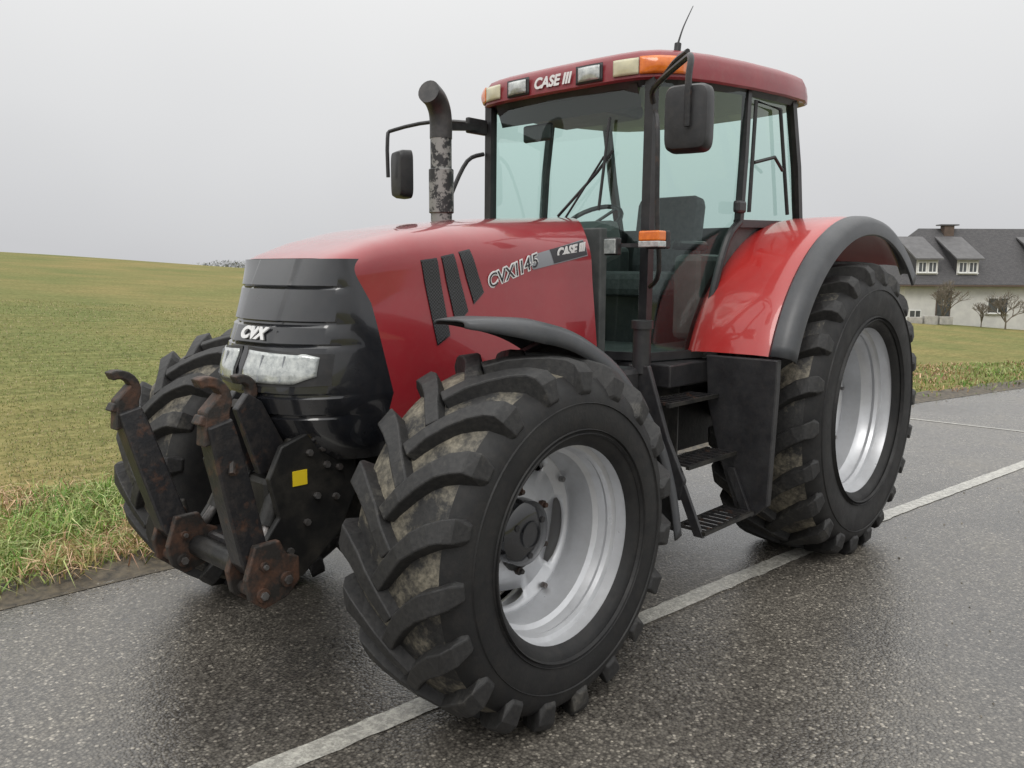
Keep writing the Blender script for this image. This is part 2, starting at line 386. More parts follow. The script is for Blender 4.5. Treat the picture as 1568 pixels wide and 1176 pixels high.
# nose
def nose_x(y,z,off=0):
    xs,xf,h=xs_f(z),xf_f(z),nh_f(z)
    ridge=.012*float(1-sst(.135,.15,abs(y)))*float(sst(1.36,1.42,z))
    return xs+(xf-xs)*(1-min(abs(y)/h,1)**2.4)**(1/2.4)+off+ridge
zl=[.93,.96,1.0,1.06,1.115,1.122,1.13,1.137,1.17,1.20,1.207,1.215,1.222,1.26,1.32,1.38,1.397,1.405,1.413,1.44,1.475,1.485,1.493,1.50,1.55,1.60,1.622,1.63,1.638,1.68,1.72,1.74,1.743]
gro={1.122,1.13,1.207,1.215,1.405,1.485,1.493,1.63}
v=[];f=[];na=96
for z in zl:
    h=nh_f(z); g=.014 if z in gro else 0
    for k in range(na+1):
        t=-math.pi/2+math.pi*k/na; s=math.sin(t); c=max(math.cos(t),0)
        y=h*abs(s)**(2/2.4)*(1 if s>=0 else -1)
        v.append((nose_x(y,z)-g*c,y,z))
    v.append((xs_f(z)-.15,h*.97,z)); v.append((xs_f(z)-.15,-h*.97,z))
w=na+3
for i in range(len(zl)-1):
    for k in range(w): 
        k2=(k+1)%w
        f.append((i*w+k,i*w+k2,(i+1)*w+k2,(i+1)*w+k))
f.append(tuple(range(w))); f.append(tuple(range((len(zl)-1)*w,len(zl)*w)))
mesh('nose_grille',v,f,M['nose'],T,auto=25)
for s,nm in((1,'headlight_left'),(-1,'headlight_right')):
    def hl(u,v,off=.006,s=s):
        y=(.035+.30*u); z=1.260+.030*max(u-.8,0)/.2+ (.122-.014*u-.035*max(u-.85,0)/.15)*v
        return (nose_x(y,z)+off*.8,s*(y+off*.5),z)
    grid(nm,hl,24,8,M['lamp'],T,.006)
    for k in range(1,3):
        yy=.035+.10*k; tube(nm+'_divider_%d'%k,[(nose_x(yy,1.265)+.010,s*yy,1.266),(nose_x(yy,1.36)+.010,s*yy,1.368)],.003,M['grey'],T,6)
    def hs(u,v,s=s):
        y=(.018+.345*u); z=1.243+.01*u+(.152-.03*u)*v
        return (nose_x(y,z)+.003,s*(y+.002),z)
    grid(nm+'_frame',hs,24,8,M['blk'],T)
text('nose_badge','CVX',.066,(nose_x(0.02,1.445)+.006,0.03,1.447),(math.radians(90-18),0,math.radians(92)),M['white'],T,.003,.3,.004,1.25)
# engine block / chassis
box('engine_block',(-.45,0,1.0),(1.2,.62,.75),M['frame'],T)
box('bellypan',(-.2,0,.72),(1.5,.40,.3),M['frame'],T)
box('transmission',(-2.0,0,.85),(2.2,.55,.6),M['frame'],T)
tube('front_axle',[(0,-.95,.62),(0,-.3,.66),(0,.3,.66),(0,.95,.62)],[.09,.13,.13,.09],M['frame'],T)
tube('rear_axle',[(-2.75,-1.0,.87),(-2.75,1.0,.87)],.16,M['frame'],T)
for i in range(5): tube('hose_%d'%i,[(-.2-.1*i,.32,1.2),(-.25-.1*i,.42,1.0),(-.5-.05*i,.36,.8)],.018,M['blk'],T,8,5)

# ------------------------------------------------------------------ wheels
def wheel(tag,cx,yo,R,W,rimr,nl,s,cz,front):
    P=empty('wheel_'+tag); P.parent=T
    hwid=W/2; yc=yo-hwid
    lh=.046
    pr=[(rimr,-.42),(rimr+.02,-.47),(R-.22,-.51),(R-.15,-.505),(R-.11,-.47),(R-lh-.03,-.40),(R-lh-.008,-.25),(R-lh,0),(R-lh-.008,.25),(R-lh-.03,.40),(R-.11,.47),(R-.15,.505),(R-.22,.51),((rimr+R-.2)/2,.505),(rimr+.035,.48),(rimr+.02,.47),(rimr,.42)]
    prof=[(r,o*W) for r,o in pr]
    n=96;m=len(prof);v=[];f=[];fm=[]
    for k in range(n):
        a=2*math.pi*k/n
        for r,o in prof: v.append((cx+r*math.cos(a),s*(yc+o),cz+r*math.sin(a)))
    for k in range(n):
        k2=(k+1)%n
        for i in range(m-1):
            f.append((k*m+i,k2*m+i,k2*m+i+1,k*m+i+1)); fm.append(0 if 5<=i<=8 else 1)
    mesh('tyre_carcass',v,f,[M['mudtread'],M['side']],P,auto=40,fm=fm)
    for rr in (rimr+.05,rimr+.065,R-.17):
        lathe('sidewall_ring',[(rr-.006,.500*W-.004),(rr,.513*W+.002),(rr+.006,.500*W-.004)],(cx,s*yc,cz),M['side'],P,96,s)
    v=[];f=[]
    ys=[-.05,.06,.16,.27,.37,.45,.495,.515]
    ds=[-.04,.10,.22,.32,.39,.43,.45,.455]
    tp=[R-.004,R,R,R-.003,R-.009,R-.022,R-.055,R-.125]
    bs=[R-.07,R-.07,R-.07,R-.075,R-.085,R-.11,R-.14,R-.16]
    wd=[.027,.028,.030,.033,.038,.044,.046,.031]
    k0=W/.54
    for sd in(1,-1):
        for k in range(nl):
            p0=2*math.pi*(k+(0 if sd>0 else .5))/nl+random.uniform(-.008,.008)
            b0=len(v)
            for j in range(len(ys)):
                y=sd*ys[j]*W; ph=p0+ds[j]*W*.95/R
                j0,j1=max(j-1,0),min(j+1,len(ys)-1)
                ty,tp_=(ys[j1]-ys[j0])*W,(ds[j1]-ds[j0])*W*.95
                if j>=6: ty,tp_=1,.15
                L=math.hypot(ty,tp_); ny,np_=-tp_/L,ty/L
                if j>=5: ny*=.3
                wt=wd[j]*k0**.6*random.uniform(.92,1.08); wb=wt+.012
                rt=tp[j]-random.uniform(0,.004)
                yb=y if j<6 else sd*(.47)*W
                for (ww,rr,y_) in((-wb,bs[j],yb),(-wt,rt,y),(wt,rt,y),(wb,bs[j],yb)):
                    aa=ph+np_*ww/R; yy_=y_+sd*ny*ww
                    yy_=max(-.52*W,min(.52*W,yy_))
                    v.append((cx+rr*math.cos(aa),s*(yc+yy_),cz+rr*math.sin(aa)))
            for j in range(len(ys)-1):
                for q in range(3): f.append((b0+j*4+q,b0+j*4+q+1,b0+(j+1)*4+q+1,b0+(j+1)*4+q))
            f.append((b0,b0+1,b0+2,b0+3)); e=b0+(len(ys)-1)*4; f.append((e,e+1,e+2,e+3))
    mesh('tyre_lugs',v,f,M['lug'],P,bevel=.007)
    yf=yo-.045
    if front:
        rp=[(.400,-.012),(.405,0),(.400,.006),(.392,.004),(.386,-.02),(.380,-.05),(.362,-.058),(.356,-.075),(.362,-.09),(.352,-.12),(.335,-.135),(.33,-.20),(.328,-.27),(.335,-.36),(.37,-.42),(.40,-.44)]
        disc_y=-.25; rin=.13; rout=.33; bc=.160; nb=6; bm=M['rust2']; wh=.034
    else:
        rp=[(.528,-.012),(.534,0),(.528,.007),(.518,.004),(.508,-.03),(.502,-.07),(.482,-.08),(.474,-.10),(.482,-.12),(.470,-.16),(.455,-.18),(.447,-.27),(.445,-.36),(.45,-.46),(.50,-.54)]
        disc_y=-.30; rin=.13; rout=.448; bc=.17; nb=8; bm=M['rust2']; wh=.04
    lathe('rim_barrel',rp,(cx,s*yf,cz),M['silver'],P,96,s,auto=30)
    nh=4; n=96; half_=math.radians(30)
    v=[];f=[]
    for k in range(n):
        a=2*math.pi*k/n; dd=(a-math.radians(14)+math.pi/nh)%(2*math.pi/nh)-math.pi/nh
        op=(1-(dd/half_)**2)**.5*wh if abs(dd)<half_ else 0
        rm=rin+(rout-rin)*.76
        rs=[rin*.3,rin,bc,bc+.03,rm-op-.001,rm+op*.6+.001,rout-.010,rout]
        for r in rs:
            t=(r-rin)/(rout-rin)
            off=disc_y+ (.0 if r<=bc+.001 else -.035*min((r-bc)/.06,1)) + (.0 if t<.75 else .03*(t-.75)/.25)
            v.append((cx+r*math.cos(a),s*(yf+off),cz+r*math.sin(a)))
    for k in range(n):
        k2=(k+1)%n; a=2*math.pi*(k+.5)/n; dd=(a-math.radians(14)+math.pi/nh)%(2*math.pi/nh)-math.pi/nh
        for i in range(7):
            if i==4 and abs(dd)<half_-.03: continue
            f.append((k*8+i,k2*8+i,k2*8+i+1,k*8+i+1))
    o=mesh('wheel_disc',v,f,M['silver'],P,auto=35); so=o.modifiers.new('s','SOLIDIFY'); so.thickness=.012
    if front:
        lathe('hub_cap',[(.001,.050),(.045,.050),(.048,.058),(.052,.058),(.055,.048),(.105,.045),(.128,.03),(.133,.0),(.135,-.06)],(cx,s*(yf+disc_y+.02),cz),M['nose'],P,48,s)
        for k in range(3):
            a=2*math.pi*k/3+.5; lathe('hub_plug',[(0,.006),(.012,.006),(.014,0)],(cx+.085*math.cos(a),s*(yf+disc_y+.066),cz+.085*math.sin(a)),M['blk'],P,12,s)
    else: lathe('hub_cap',[(.001,.05),(.07,.05),(.09,.04),(.10,.0),(.10,-.06)],(cx,s*(yf+disc_y),cz),M['frame'],P,48,s)
    for k in range(nb):
        a=2*math.pi*(k+.5)/nb; p=(cx+bc*math.cos(a),s*(yf+disc_y),cz+bc*math.sin(a))
        lathe('wheel_nut',[(.0,.034),(.010,.034),(.011,.022),(.017,.020),(.017,0)],p,bm,P,6,s,auto=20)
    for k in range(nh if front else 8):
        a=2*math.pi*(k+.5)/(nh if front else 8)+math.radians(14); r=rout-.02
        p=(cx+r*math.cos(a),s*(yf+disc_y-.005),cz+r*math.sin(a))
        lathe('rim_bolt',[(.0,.022),(.011,.022),(.012,.0)],p,M['steel'],P,6,s,auto=20)
    lathe('valve',[(0,.03),(.005,.03),(.006,0)],(cx+.345*(rout/.33)*math.cos(.5),s*(yf-.13),cz+.345*(rout/.33)*math.sin(.5)),M['steel'],P,8,s)
    lathe('brake_drum',[(0.0,-.03),(rout*.7,-.03),(rout*.7,-.2)],(cx,s*(yf+disc_y-.09),cz),M['frame'],P,32,s)
    return P
zf,zr=.69,.872
wheel('front_left',0,1.228,.708,.54,.375,19,1,zf,True)
wheel('front_right',0,1.228,.708,.54,.375,19,-1,zf,True)
wheel('rear_left',-2.75,1.292,.896,.62,.50,22,1,zr,False)
wheel('rear_right',-2.75,1.292,.896,.62,.50,22,-1,zr,False)

# ------------------------------------------------------------------ fenders
for s,nm in((1,'left'),(-1,'right')):
    def sweep(name,prof,a0,a1,mat,n=40,cx=-2.75,cz=.87,rf=lambda a:0,s=s,thick=0,auto=45):
        def fn(u,v):
            a=math.radians(a0+(a1-a0)*u); k=v*(len(prof)-1); i=min(int(k),len(prof)-2); t=k-i
            y=prof[i][0]*(1-t)+prof[i+1][0]*t; r=prof[i][1]*(1-t)+prof[i+1][1]*t+rf(math.degrees(a))
            return (cx+r*math.cos(a),s*y,cz+r*math.sin(a))
        return grid(name,fn,n,len(prof)-1,mat,T,thick,auto=auto)
    rfa=lambda a: .02*math.cos(math.radians(a-30)*2)
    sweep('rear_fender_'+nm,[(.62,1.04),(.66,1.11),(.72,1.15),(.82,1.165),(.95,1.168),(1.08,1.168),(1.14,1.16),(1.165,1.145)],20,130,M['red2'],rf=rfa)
    sweep('rear_fender_flare_'+nm,[(1.155,1.15),(1.17,1.163),(1.21,1.16),(1.245,1.145),(1.262,1.12),(1.262,1.06),(1.25,1.055)],20,134,M['flare'],rf=rfa,thick=.008)
    v=[(-2.75,s*.63,.87)];
    for i in range(31):
        a=math.radians(15+120*i/30); v.append((-2.75+1.12*math.cos(a),s*.63,.87+1.12*math.sin(a)))
    mesh('wheel_well_'+nm,v,[(0,i,i+1) for i in range(1,31)],M['blk'],T)
pth=[(.30,1.522),(.20,1.528),(.06,1.520),(-.10,1.485),(-.24,1.43),(-.42,1.33),(-.57,1.20),(-.70,1.06),(-.80,.92),(-.89,.72),(-.95,.50)]
P=spline([(a,0,b_) for a,b_ in pth],4)
cs=[(.72,-.045),(.74,-.01),(.80,.0),(1.02,.004),(1.09,-.006),(1.115,-.028),(1.115,-.080)]
def ff(u,v):
    k=u*(len(P)-1); i=min(int(k),len(P)-2); p=P[i].lerp(P[i+1],k-i); t=(P[i+1]-P[i]).normalized(); nrm=Vector((-t.z,0,t.x))
    if nrm.z<0: nrm=-nrm
    j=v*(len(cs)-1); a=min(int(j),len(cs)-2); w=j-a
    y=cs[a][0]*(1-w)+cs[a+1][0]*w; h=cs[a][1]*(1-w)+cs[a+1][1]*w
    tip=max(0,1-u*5); y=y+(.84-y)*tip*.6; h*=(1-.7*tip)
    q=p+nrm*h; return (q.x,y,q.z)
grid('front_fender_left',ff,44,12,M['flare'],T,.008,auto=50)
tube('front_fender_bracket',[(-.25,.45,1.0),(-.25,.6,1.30),(-.2,.9,1.42)],.02,M['blk'],T,8)

# ------------------------------------------------------------------ cab
def post(name,pts,w,mat=None): return tube(name,pts,w,mat or M['blk'],T,4)
for s,nm in((1,'left'),(-1,'right')):
    A0,A1=(-1.385,s*.575,1.24),(-1.40,s*.575,2.71)
    post('a_pillar_'+nm,[A0,A1],.036)
    post('b_pillar_'+nm,[(-2.07,s*.735,1.95),(-2.10,s*.735,2.35),(-2.14,s*.72,2.74)],.028)
    post('c_pillar_'+nm,[(-2.93,s*.70,1.98),(-2.84,s*.71,2.35),(-2.74,s*.70,2.76)],.034)
    tube('door_seal_'+nm,[(-2.07,s*.74,1.98),(-1.95,s*.735,1.88),(-1.85,s*.725,1.64),(-1.80,s*.715,1.42),(-1.77,s*.705,1.24)],.022,M['blk'],T,8,4)
    post('door_sill_'+nm,[(-1.385,s*.60,1.25),(-1.78,s*.70,1.25)],.03)
    post('waist_rail_'+nm,[(-2.05,s*.735,1.97),(-2.93,s*.71,2.0)],.03)
    post('top_rail_'+nm,[(-1.40,s*.585,2.71),(-2.14,s*.72,2.74),(-2.74,s*.70,2.76)],.035)
    zb=[1.25,1.40,1.62,1.85,1.98,2.3,2.72]; xb=[-1.77,-1.80,-1.85,-1.95,-2.07,-2.10,-2.14]
    def dg(u,v,s=s):
        z=1.25+1.46*v; x1=float(np.interp(z,zb,xb)); x=-1.385+(x1+1.385)*u
        y=.585+.15*min(max((-1.385-x)/.74,0),1)**.8
        return (x,s*y,z)
    grid('door_glass_'+nm,dg,10,14,M['glass'],T)
    mesh('quarter_glass_'+nm,[(-2.10,s*.733,2.0),(-2.92,s*.703,2.02),(-2.74,s*.70,2.72),(-2.14,s*.72,2.72)],[(0,1,2,3)],M['glass'],T)
    mesh('cab_side_panel_'+nm,[(-1.78,s*.70,1.22),(-1.84,s*.70,1.62),(-1.95,s*.72,1.87),(-2.07,s*.73,1.98),(-2.93,s*.70,1.99),(-2.93,s*.66,1.2)],[(0,1,2,3,4,5)],M['int'],T)
def ws(u,v):
    y=-.56+1.12*u; z=1.26+1.44*v; x=-1.385+(.09-.04*v)*(1-(y/.56)**2)-.02*v
    return (x,y,z)
grid('windscreen',ws,16,10,M['glass'],T)
post('windscreen_bottom',[(-1.37,-.57,1.25),(-1.29,-.3,1.25),(-1.29,.3,1.25),(-1.37,.57,1.25)],.03)
mesh('rear_glass',[(-2.93,.69,2.0),(-2.93,-.69,2.0),(-2.75,-.69,2.74),(-2.75,.69,2.74)],[(0,1,2,3)],M['glass'],T)
mesh('cab_rear_wall',[(-2.93,.69,2.0),(-2.93,-.69,2.0),(-2.85,-.66,1.2),(-2.85,.66,1.2)],[(0,1,2,3)],M['int'],T)
box('cab_floor',(-2.1,0,1.22),(1.45,1.12,.06),M['int'],T)
box('firewall',(-1.25,0,1.55),(.06,.8,.75),M['int'],T)
tube('quarter_window_frame',[(-2.16,.75,2.04),(-2.20,.745,2.66),(-2.52,.74,2.66),(-2.66,.75,2.05)],.012,M['blk'],T,8)
tube('quarter_window_latch',[(-2.2,.75,2.32),(-2.35,.80,2.36),(-2.5,.78,2.30)],.010,M['blk'],T,8)
box('door_handle',(-2.02,.765,2.06),(.10,.04,.07),M['blk'],T,bevel=.015)
half=[(-1.29,0),(-1.295,.25),(-1.305,.42),(-1.33,.54),(-1.39,.62),(-1.50,.68),(-1.75,.74),(-2.1,.775),(-2.5,.785),(-2.8,.765),(-2.98,.70),(-3.06,.56),(-3.10,.3),(-3.11,0)]
out=[Vector((a,b_,0)) for a,b_ in half]; out+= [Vector((p.x,-p.y,0)) for p in reversed(out[1:-1])]
cen=Vector((-2.2,0,0))
def pit(x): return .085*min(max((-1.3-x)/1.7,0),1)
def ring(sc,z): return [Vector((cen.x+(p.x-cen.x)*sc,p.y*sc,z+pit(p.x))) for p in out]
rings=[ring(.93,2.675),ring(.985,2.665),ring(1.0,2.675),ring(1.0,2.72),ring(.99,2.775),ring(.975,2.80),ring(.93,2.822),ring(.8,2.84),ring(.5,2.852),ring(.15,2.857)]
n=len(out); v=[p for r in rings for p in r]
f=[(i*n+k,i*n+(k+1)%n,(i+1)*n+(k+1)%n,(i+1)*n+k) for i in range(len(rings)-1) for k in range(n)]+[tuple(range((len(rings)-1)*n,len(rings)*n))]
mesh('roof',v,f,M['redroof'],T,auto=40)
v=[p for r in (ring(.93,2.64),ring(.955,2.685)) for p in r]
mesh('roof_liner',v,[tuple(range(n)),tuple(range(n,2*n))]+[(k,(k+1)%n,n+(k+1)%n,n+k) for k in range(n)],M['blk'],T)
mesh('sun_visor',[(-1.37,-.5,2.66),(-1.37,.5,2.66),(-1.42,.5,2.55),(-1.42,-.5,2.55)],[(0,1,2,3)],M['dk'],T)
def roof_patch(name,y0,y1,z0,z1,mat,off=.006,bulge=0.0):
    yt=[p[1] for p in half[:8]]; xt=[p[0] for p in half[:8]]
    def fn(u,v):
        y=y0+(y1-y0)*u; x=float(np.interp(abs(y),yt,xt)); z=z0+(z1-z0)*v
        sgn=1 if y>=0 else -1
        ox=off+bulge*math.sin(math.pi*u)*math.sin(math.pi*v)
        zz=z+pit(x)
        return (x+ox,y+sgn*off*.4,zz) if abs(y)<.5 else (x+ox*.7,y+sgn*ox*.9,zz)
    return grid(name,fn,14,6,mat,T,.006)
roof_patch('beacon_amber_left',.54,.69,2.69,2.775,M['orange'],.006,.012)
roof_patch('beacon_clear_left',.40,.535,2.69,2.77,M['fog'],.006,.008)
roof_patch('beacon_amber_right',-.69,-.54,2.69,2.775,M['orange'],.006,.012)
roof_patch('beacon_clear_right',-.535,-.40,2.69,2.77,M['fog'],.006,.008)
for y in(-.25,.25):
    roof_patch('work_light_bezel',y-.085,y+.085,2.682,2.775,M['blk'],.008)
    roof_patch('work_light',y-.068,y+.068,2.693,2.764,M['lamp'],.014,.01)
text('roof_brand','CASE III',.078,(-1.282,.0,2.726),(math.radians(90),0,math.radians(90)),M['white'],T,.001,.25,.003,1.0)
tube('antenna_base',[(-1.55,.62,2.80),(-1.56,.62,2.87)],.018,M['blk'],T)
tube('antenna',[(-1.56,.62,2.87),(-1.60,.625,2.96),(-1.68,.63,3.08)],[.006,.004,.002],M['blk'],T,6,4)
def mirror(nm,c,w,h,s,rz=0):
    P=Matrix.Rotation(rz,3,'Z')
    k=32; v=[];f=[]
    for (sc,x) in((.78,.055),(.90,.050),(.98,.025),(1.0,-.03),(.94,-.035)):
        for i in range(k):
            a=2*math.pi*i/k; ca,sa=math.cos(a),math.sin(a)
            y=w/2*sc*abs(ca)**.33*(1 if ca>0 else -1); z=h/2*sc*abs(sa)**.33*(1 if sa>0 else -1)
            v.append(Vector(c)+P@Vector((x,y,z)))
    for i in range(4):
        for j in range(k): f.append((i*k+j,i*k+(j+1)%k,(i+1)*k+(j+1)%k,(i+1)*k+j))
    f.append(tuple(range(k))); f.append(tuple(range(4*k,5*k)))
    mesh('mirror_'+nm,v,f,M['blk'],T,auto=40)
mirror('left',(-1.07,.995,2.385),.215,.30,1,math.radians(14))
tube('mirror_arm_left',[(-1.38,.60,2.55),(-1.32,.64,2.61),(-1.12,.93,2.66),(-1.03,1.02,2.64),(-1.0,1.03,2.54),(-1.0,1.03,2.34)],.015,M['rust'],T,8,4)
tube('mirror_arm_brace_left',[(-1.39,.61,2.63),(-1.24,.80,2.69),(-1.10,.96,2.69)],.012,M['blk'],T,8,3)
mirror('right',(-1.16,-1.12,2.30),.16,.30,-1,math.radians(-14))
tube('mirror_arm_right',[(-1.38,-.60,2.58),(-1.20,-.85,2.60),(-1.11,-1.14,2.57),(-1.08,-1.17,2.52),(-1.08,-1.17,2.28)],.012,M['blk'],T,8,3)
tube('exhaust_stack',[(-.92,-.5,1.86),(-.92,-.5,2.44)],.060,M['exh'],T,20)
tube('exhaust_elbow',[(-.92,-.5,2.43),(-.92,-.5,2.52),(-.905,-.495,2.585),(-.86,-.48,2.635),(-.79,-.455,2.66)],.063,M['exhd'],T,20,4)
lathe('exhaust_perforated_shield',[(.066,0),(.070,.004),(.070,.24),(.066,.244)],(-.92,-.5,2.02),M['exh'],T,32,1,'z')
post('exhaust_bracket',[(-.94,-.52,2.50),(-1.38,-.60,2.56)],.028)
box('exhaust_bracket_plate',(-1.28,-.58,2.55),(.16,.03,.09),M['blk'],T)
tube('grab_rail_right',[(-1.05,-.62,2.0),(-1.12,-.63,2.15),(-1.25,-.63,2.35),(-1.36,-.60,2.40)],.013,M['blk'],T,8,4)
tube('grab_rail_left',[(-1.33,.64,2.50),(-1.27,.70,2.40),(-1.27,.71,2.0),(-1.30,.71,1.7),(-1.36,.62,1.62)],.012,M['rust'],T,8,4)
post('marker_arm',[(-1.36,.60,1.83),(-1.22,.60,1.83),(-1.2,.50,1.83)],.014)
post('marker_arm_b',[(-1.22,.60,1.83),(-1.22,.76,1.83)],.014)
box('marker_light_clear',(-1.19,.50,1.825),(.04,.085,.09),M['blk'],T); box('marker_lens_clear',(-1.166,.50,1.825),(.012,.07,.075),M['lamp'],T,bevel=.003)
box('marker_light_amber',(-1.18,.745,1.872),(.07,.12,.05),M['orange'],T); box('marker_light_lower',(-1.18,.745,1.832),(.07,.12,.03),M['lamp'],T,bevel=.004); box('marker_amber_base',(-1.23,.745,1.855),(.04,.125,.09),M['blk'],T)
tube('wiper',[(-1.29,.05,2.0),(-1.31,.30,2.22),(-1.34,.38,2.33)],.008,M['blk'],T,6)
tube('wiper_blade',[(-1.29,.33,2.02),(-1.335,.36,2.50)],.009,M['blk'],T,6)
tube('wiper_arm',[(-1.285,.10,1.98),(-1.315,.34,2.30)],.006,M['blk'],T,6)
box('dashboard',(-1.50,0,1.85),(.28,.5,.22),M['int'],T,(0,.3,0),.04)
tube('steering_column',[(-1.52,0,1.35),(-1.62,0,1.95)],.05,M['blk'],T)
st=[( -1.66+.19*math.cos(a)*.75,.19*math.sin(a),1.98+.19*math.cos(a)*-.55) for a in np.linspace(0,2*np.pi,25)]
tube('steering_wheel',st,.014,M['blk'],T,8)
for a in (0.5,2.6,4.7): tube('steering_spoke',[(-1.64,0,1.96),(-1.66+.19*math.cos(a)*.75,.19*math.sin(a),1.98-.19*math.cos(a)*.55)],.010,M['blk'],T,6)
box('seat_cushion',(-2.25,0,1.62),(.52,.54,.16),M['seat'],T,bevel=.05)
box('seat_base',(-2.25,0,1.38),(.36,.40,.34),M['blk'],T)
box('seat_back',(-2.50,0,1.93),(.15,.48,.52),M['seat'],T,(0,-.15,0),.06)
box('seat_armrest',(-2.28,.30,1.86),(.34,.07,.06),M['blk'],T,bevel=.02)
box('armrest_console',(-2.2,-.42,1.72),(.65,.22,.3),M['int'],T,bevel=.04)
box('fender_console',(-2.3,.48,1.55),(.7,.2,.5),M['int'],T,bevel=.04)
box('ceiling_console',(-1.7,-.1,2.62),(.4,.6,.08),M['int'],T,bevel=.03)
box('interior_mirror',(-1.46,-.25,2.50),(.03,.22,.10),M['blk'],T,bevel=.02)
prism('toolbox_panel',[(.82,1.26),(1.22,1.26),(1.22,1.1),(1.20,.50),(1.12,.43),(1.02,.47),(.92,.72),(.84,1.0)],-1.66,-1.61,M['blk'],T,axis=0)
box('fuel_tank',(-1.35,.48,.86),(.58,.38,.62),M['frame'],T,bevel=.05)
box('under_cab_frame',(-1.55,.60,1.16),(.42,.34,.12),M['blk'],T)
def stepb(i,x0,x1,y,z,d=.16):
    tube('step_edge_%d'%i,[(x0,y,z),(x1,y,z)],.013,M['frame'],T,4)
    tube('step_edge_in_%d'%i,[(x0,y-d,z),(x1,y-d,z)],.013,M['frame'],T,4)
    for k in range(9):
        x=x0+(x1-x0)*(k+.5)/9; tube('step_tread_%d_%d'%(i,k),[(x,y,z+.004),(x,y-d,z+.004)],.009,M['rust'],T,4)
stepb(1,-1.10,-1.60,1.13,.46); stepb(2,-1.12,-1.60,1.02,.76); stepb(3,-1.12,-1.60,.90,1.05)
prism('step_stringer_front',[(.68,1.24),(.80,1.24),(.92,.90),(1.02,.70),(1.0,.60),(.90,.60),(.84,.80)],-1.12,-1.09,M['blk'],T,axis=0)
prism('step_strap_front',[(.97,.68),(1.02,.68),(1.13,.44),(1.08,.44)],-1.115,-1.095,M['blk'],T,axis=0,bevel=.002)
prism('step_strap_back',[(.97,.68),(1.02,.68),(1.13,.44),(1.08,.44)],-1.605,-1.585,M['blk'],T,axis=0,bevel=.002)
box('battery_box',(-1.0,.62,.98),(.22,.26,.5),M['blk'],T,bevel=.03)
tube('fuel_filler',[(-1.12,.74,1.20),(-1.12,.74,1.42)],.045,M['blk'],T); tube('fuel_cap',[(-1.12,.74,1.42),(-1.12,.74,1.46)],.055,M['blk'],T)
# ------------------------------------------------------------------ front linkage
def hook(name,x,z,y,r=.055,th=.06):
    pts=[]
    for i in range(14):
        a=math.radians(-60-i*(235/13)); pts.append((x+(r+.036)*math.cos(a),z+(r+.036)*math.sin(a)))
    for i in range(14):
        a=math.radians(-295+i*(235/13)); pts.append((x+r*math.cos(a),z+r*math.sin(a)))
    return prism(name,pts,y-th/2,y+th/2,M['rust2'],T,bevel=.006)
for s,nm,yb,yt,dz in((1,'left',.365,.39,-.02),(-1,'right',.25,.34,-.06)):
    prof=[(.79,.60,.052),(.83,.66,.055),(.89,.92,.054),(.935,1.12,.050),(.955,1.20,.045)]
    v=[];f=[]
    for i,(x,z,h) in enumerate(prof):
        t=(z-.6)/.6; y=s*(yb+(yt-yb)*t)
        for (ax,ay) in((-h,-.046),(h,-.046),(h,.046),(-h,.046)): v.append((x+ax,y+ay,z+dz*t-.25*ax))
    for i in range(len(prof)-1):
        for q in range(4): f.append((i*4+q,i*4+(q+1)%4,(i+1)*4+(q+1)%4,(i+1)*4+q))
    f+= [(0,1,2,3),(16,17,18,19)]
    mesh('lift_arm_'+nm,v,f,M['rust'],T,bevel=.008)
    y=s*yt
    prism('hook_neck_'+nm,[(.92,1.14+dz),(.91,1.24+dz),(.94,1.30+dz),(1.00,1.24+dz),(1.01,1.12+dz)],y-.032,y+.032,M['rust2'],T,bevel=.006)
    hook('lift_hook_'+nm,.985,1.275+dz,y,.05)
    tube('latch_lever_'+nm,[(.92,y,1.20+dz),(.90,y+.01,1.08+dz),(.93,y+.06,1.02+dz)],.012,M['rust2'],T,6)
    y=s*yb; fz=0 if s>0 else -.02
    for k,(o0,o1) in enumerate(((-.080,-.050),(.050,.080))):
        prism('lift_foot_%s_%d'%(nm,k),[(a,b_+fz) for a,b_ in [(.85,.72),(.89,.60),(.875,.52),(.82,.475),(.72,.50),(.67,.55),(.67,.64),(.72,.66),(.75,.72)]],y+o0,y+o1,M['rust2'],T,bevel=.006)
    for (px,pz,rr) in((.83,.535,.026),(.73,.57,.028),(.82,.64,.016)):
        tube('lift_pin_'+nm,[(px,y-.095,pz+fz),(px,y+.095,pz+fz)],rr,M['rust2'],T); tube('lift_bolt_'+nm,[(px,y-.105,pz+fz),(px,y+.105,pz+fz)],rr*.6,M['steel'],T,6)
    tube('lift_cylinder_'+nm,[(.50,s*.17,1.02),(.66,s*.20,.70)],.040,M['frame'],T); tube('lift_rod_'+nm,[(.65,s*.20,.72),(.74,s*.26,.56)],.020,M['steel'],T)
    prism('linkage_plate_'+nm,[(.28,1.02),(.50,1.06),(.62,1.02),(.68,.90),(.64,.74),(.72,.64),(.70,.50),(.54,.48),(.36,.62),(.26,.80)],s*.235,s*.265,M['frame'],T)
    for (px,pz) in((.42,.92),(.47,.80),(.38,.78),(.50,.98),(.44,.99),(.60,.60),(.36,.90),(.52,.70)): tube('plate_bolt_'+nm,[(px,s*.26,pz),(px,s*.282,pz)],.014,M['steel'],T,6)
tube('linkage_crossbar',[(.76,-.32,.56),(.76,.38,.56)],.045,M['frame'],T)
box('linkage_block',(.50,0,.70),(.30,.40,.38),M['frame'],T,bevel=.03)
box('linkage_lower',(.62,0,.54),(.20,.50,.14),M['rust'],T,bevel=.02)
